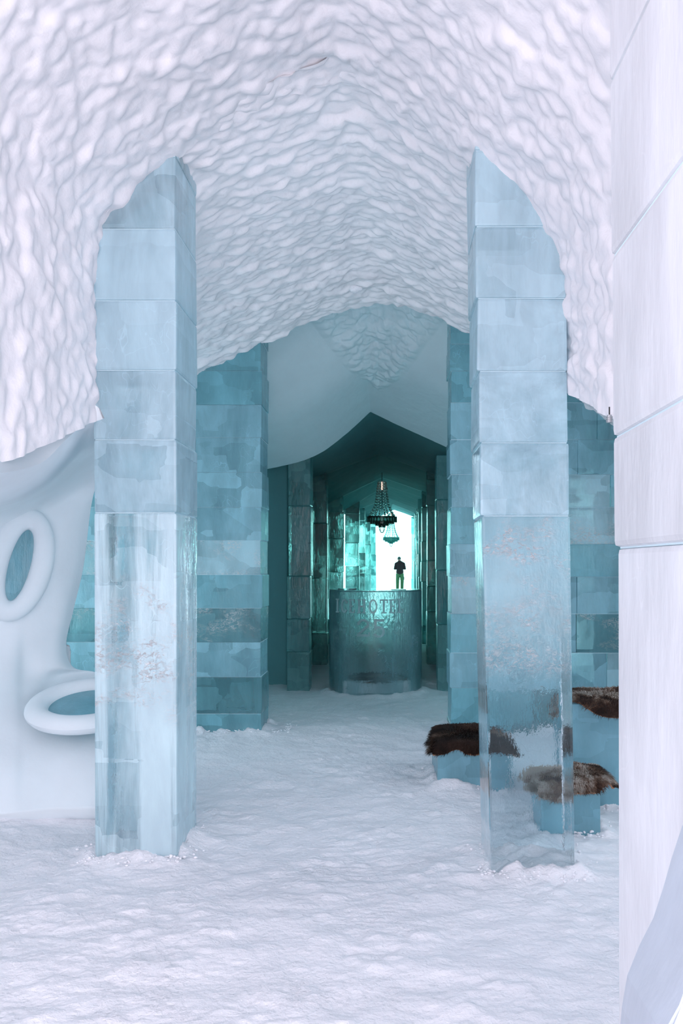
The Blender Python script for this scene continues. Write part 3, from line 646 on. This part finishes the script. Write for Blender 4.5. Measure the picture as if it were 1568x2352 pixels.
# ---- chandeliers
def chandelier(px, Y, ring_py, hook_py, label, R, cm, beadm):
    cx = PX(px, Y); zr_ = PZ(ring_py, Y); zh = PZ(hook_py, Y)
    o = empty('chandelier', (cx, Y, zh), label, 'chandelier', 'ice chandeliers in the tunnel'); org = Vector((cx, Y, zh))
    dz = zr_-zh; W_ = R/.285
    bm = bmesh.new(); tube_bm(bm, [(0, 0, .16), (0, 0, dz)], .006, 6); from_bm('rod', bm, M['iron'], o)
    zt = -.18*W_
    bm = bmesh.new(); tube_bm(bm, [(0, 0, zt), (0, 0, zt-.16*W_)], .012, 8); t_ = from_bm('lit_tube', bm, M['lit_tube'], o)
    bm = bmesh.new(); bmesh.ops.create_cone(bm, cap_ends=True, segments=12, radius1=.085*W_, radius2=.085*W_, depth=.015)
    for v in bm.verts: v.co.z += zt
    from_bm('top_plate', bm, M['clear'], o)
    # outer ring: tiers of hanging prisms
    def tier(rr, z, n, h_, name='crystal'):
        bm0 = bmesh.new(); w2 = PI*rr/n*.94
        add_block(bm0, -w2, w2, -.016, .016, -h_, 0, .004, .0)
        me = bpy.data.meshes.new('crystal'); bm0.to_mesh(me); bm0.free(); me.materials.append(cm)
        for k in range(n):
            a = 2*PI*k/n; q = bpy.data.objects.new(name, me); C.objects.link(q); q.parent = o
            q.location = (rr*math.cos(a), rr*math.sin(a), z+random.uniform(-.004, .004)); q.rotation_euler = (0, 0, a+PI/2)
    tier(R, dz+.055, 28, .115*W_); tier(R*.78, dz-.03, 20, .065*W_); tier(R*.42, dz-.06, 14, .07*W_); tier(R*.2, dz-.09, 8, .07*W_)
    bm = bmesh.new()
    bmesh.ops.create_cone(bm, cap_ends=True, segments=28, radius1=R*.98, radius2=R*.98, depth=.02)
    for v in bm.verts: v.co.z += dz+.045
    from_bm('ring_plate', bm, cm, o)
    # bead strands
    for k in range(8):
        a = 2*PI*(k+.3)/8; bm = bmesh.new(); nB = 13
        pts, rs = [], []
        for j in range(nB*6+1):
            t = j/(nB*6); rr = (.075*W_)*(1-t)+R*.93*t; rr -= .10*W_*math.sin(PI*t)*t; z = zt+(dz+.06-zt)*t
            pts.append((rr*math.cos(a), rr*math.sin(a), z)); rs.append((.0035+(.011+.009*t)*abs(math.sin(PI*nB*t))**.7))
        tube_bm(bm, pts, rs, 8)
        from_bm('bead_strand', bm, beadm, o, True)
    # pendant loops
    for k in range(4):
        a = PI*k/4; pts = []
        for j in range(13):
            t = PI*j/12; pts.append((.055*W_*math.cos(t)*math.cos(a), .055*W_*math.cos(t)*math.sin(a), dz-.15*W_-.12*W_*math.sin(t)))
        bm = bmesh.new(); tube_bm(bm, pts, .007, 6); from_bm('pendant', bm, M['clear'], o, True)
    return o
chandelier(877, 17.2, 1193, 1086, 'larger ice chandelier hanging nearer, dark against the bright exit', .285, M['crystal_dark'], M['clear'])
chandelier(898, 27.0, 1238, 1168, 'smaller pale chandelier hanging deeper, below and behind the larger one', .245, M['crystal_pale'], M['crystal_pale'])

# ---- spotlight, snow knob
sx, sy, sz = P(1399, 962, 3.62)
o = empty('spotlight', (sx, sy, sz), 'tiny grey spotlight under the lower edge of the vault beside the closest column', 'lamp')
bm = bmesh.new(); bmesh.ops.create_cone(bm, cap_ends=True, segments=20, radius1=.013, radius2=.010, depth=.032); from_bm('housing', bm, M['grey_metal'], o)
for k in (-.009, -.001, .007):
    bm = bmesh.new(); bmesh.ops.create_cone(bm, cap_ends=True, segments=20, radius1=.0145, radius2=.0145, depth=.003)
    for v in bm.verts: v.co.z += k
    from_bm('cooling_fin', bm, M['grey_metal'], o)
bm = bmesh.new(); tube_bm(bm, [(0, 0, .016), (0, 0, .05)], .003); from_bm('stem', bm, M['iron'], o)
bm = bmesh.new(); bmesh.ops.create_icosphere(bm, subdivisions=3, radius=.055)
for v in bm.verts: v.co = Vector((v.co.x*1.1, v.co.y, v.co.z*.6))*(1+.12*math.sin(v.co.x*60)*math.cos(v.co.z*70))
kn = P(817, 664, 7.6); kz = from_bm('snow_lump', bm, M['rubble'], None, True); kz.location = kn
tag(kz, 'small round knob of snow stuck to the crown of the hacked vault', 'snow knob')

# ---- snow rubble round the column feet
rub = bpy.data.meshes.new('snow_crumb'); bm = bmesh.new(); bmesh.ops.create_icosphere(bm, subdivisions=2, radius=1)
for v in bm.verts: v.co *= random.uniform(.75, 1.15)
bm.to_mesh(rub); bm.free(); rub.materials.append(M['rubble'])
bm = bmesh.new()
def crumbs(x0, x1, y0, y1, n):
    for _ in range(n):
        s = random.random(); e = random.random()
        if s < .6: x, y = random.uniform(x0-.06, x1+.06), y0-abs(random.gauss(0, .05))
        elif s < .8: x, y = x0-abs(random.gauss(0, .05)), random.uniform(y0, y1)
        else: x, y = x1+abs(random.gauss(0, .05)), random.uniform(y0, y1)
        r = random.uniform(.003, .010)
        mtx = Matrix.Translation((x, y, .02+r*.3+random.random()*.02)) @ Matrix.Rotation(random.random()*6, 4, 'Z') @ Matrix.Diagonal((r*1.4, r, r*.8, 1))
        bmesh.ops.create_icosphere(bm, subdivisions=1, radius=1, matrix=mtx)
for (x0, x1, y0, y1) in feet[:2]: crumbs(x0, x1, y0, y1, 260)
for (x0, x1, y0, y1) in feet[5:8]: crumbs(x0, x1, y0, y1, 120)
crumbs(-1.9, -1.0, WY, WY+.3, 120)
so_ = from_bm('snow_crumbs', bm, M['rubble'], None, True)
tag(so_, 'loose snow crumbs heaped round the feet of columns and seats', 'snow', kind='stuff')

# ---- person outside the exit
def skin_body(name, verts, edges, radii, mat, parent, root=0, vox=.012):
    """tapered limbs along the skeleton's edges, fused into one continuous surface"""
    bm = bmesh.new(); rr = [r if isinstance(r, tuple) else (r, r) for r in radii]
    for a, c in edges:
        A, B = Vector(verts[a]), Vector(verts[c]); n = max(3, int((B-A).length/.02))
        for k in range(n+1):
            t = k/n; p = A.lerp(B, t); rx = rr[a][0]*(1-t)+rr[c][0]*t; ry = rr[a][1]*(1-t)+rr[c][1]*t
            bmesh.ops.create_icosphere(bm, subdivisions=2, radius=1, matrix=Matrix.Translation(p) @ Matrix.Diagonal((rx, ry, (rx+ry)/2*.8, 1)))
    o = from_bm(name, bm, mat, parent, True, (0, 0, 0))
    rm = o.modifiers.new('fuse', 'REMESH'); rm.mode = 'VOXEL'; rm.voxel_size = vox; rm.use_smooth_shade = True
    sm = o.modifiers.new('relax', 'SMOOTH'); sm.factor = .5; sm.iterations = 3
    return o
def person():
    Y = 45.0; p = P(918, 1356, Y); o = empty('person', p, 'person seen from behind in a black jacket and green trousers, hands held in front', 'person')
    Vt, E, R = [], [], []
    def add(v, r, par=None):
        Vt.append(v); R.append(r)
        if par is not None: E.append((par, len(Vt)-1))
        return len(Vt)-1
    pel = add((0, 0, .95), (.16, .12)); ab = add((0, .0, 1.10), (.15, .11), pel); ch = add((0, .02, 1.30), (.18, .13), ab); sh = add((0, .03, 1.43), (.14, .10), ch)
    nk = add((-.02, .05, 1.52), .06, sh); hd = add((-.035, .08, 1.60), (.085, .10), nk); ht = add((-.035, .085, 1.67), (.08, .095), hd)
    nose = add((-.06, .175, 1.605), .012, hd)
    for s in (-1, 1):
        a = add((s*.175, .02, 1.40), .065, sh); el = add((s*.245, -.01, 1.13), .052, a); wr = add((s*.13, .27, 1.17), .035, el); hn = add((s*.09, .33, 1.18), (.038, .02), wr)
        for q in range(4):
            f1_ = add((s*.075, .345+.004*q, 1.205-.018*q), .010, hn); f2_ = add((s*.045, .36, 1.21-.019*q), .009, f1_); add((s*.03, .345, 1.21-.018*q), .008, f2_)
        add((s*.08, .31, 1.225), .011, hn)
    lx = (-.11, .10); 
    for s, fy, fx in ((-1, .02, -.125), (1, .10, .115)):
        h_ = add((s*.095, 0, .88), .105, pel); k = add((s*.115, .03, .50), .075, h_); an = add((fx, fy, .10), .05, k); add((fx-.03, fy+.15, .045), (.045, .035), an)
    skin_body('body', Vt, E, R, M['skin'], o, vox=.006)
    def cloth(name, vs_, es_, rs, mat): return skin_body(name, vs_, es_, rs, mat, o)
    jv = [(0, 0, .93), (0, 0, 1.1), (0, .015, 1.30), (0, .03, 1.44), (-.02, .05, 1.52)]; jr_ = [(.20, .16), (.19, .155), (.20, .17), (.16, .13), (.085, .085)]; je = [(0, 1), (1, 2), (2, 3), (3, 4)]
    for s in (-1, 1):
        k = len(jv); jv += [(s*.185, .02, 1.39), (s*.255, -.01, 1.13), (s*.15, .24, 1.165)]; jr_ += [.095, .075, .055]; je += [(3, k), (k, k+1), (k+1, k+2)]
    cloth('jacket', jv, je, jr_, M['jacket'])
    tv = [(0, 0, .93)]; tr = [(.175, .13)]; te = []
    for s, fy, fx in ((-1, .02, -.125), (1, .10, .115)):
        k = len(tv); tv += [(s*.095, 0, .84), (s*.12, .03, .50), (fx, fy, .09)]; tr += [.115, .092, .078]; te += [(0, k), (k, k+1), (k+1, k+2)]
    cloth('trousers', tv, te, tr, M['trousers'])
    bm = bmesh.new(); add_block(bm, .185, .225, -.03, .09, .55, .72, .01, 0); from_bm('pocket', bm, M['cap'], o)
    cloth('cap', [(-.035, .07, 1.655), (-.035, .075, 1.69)], [(0, 1)], [(.10, .115), (.092, .105)], M['cap'])
    for s, fy, fx in ((-1, .02, -.125), (1, .10, .115)):
        cloth('boot', [(fx, fy, .10), (fx, fy, .045), (fx-.03, fy+.17, .04)], [(0, 1), (1, 2)], [.07, (.062, .05), (.05, .04)], M['boot'])
    return o
person()
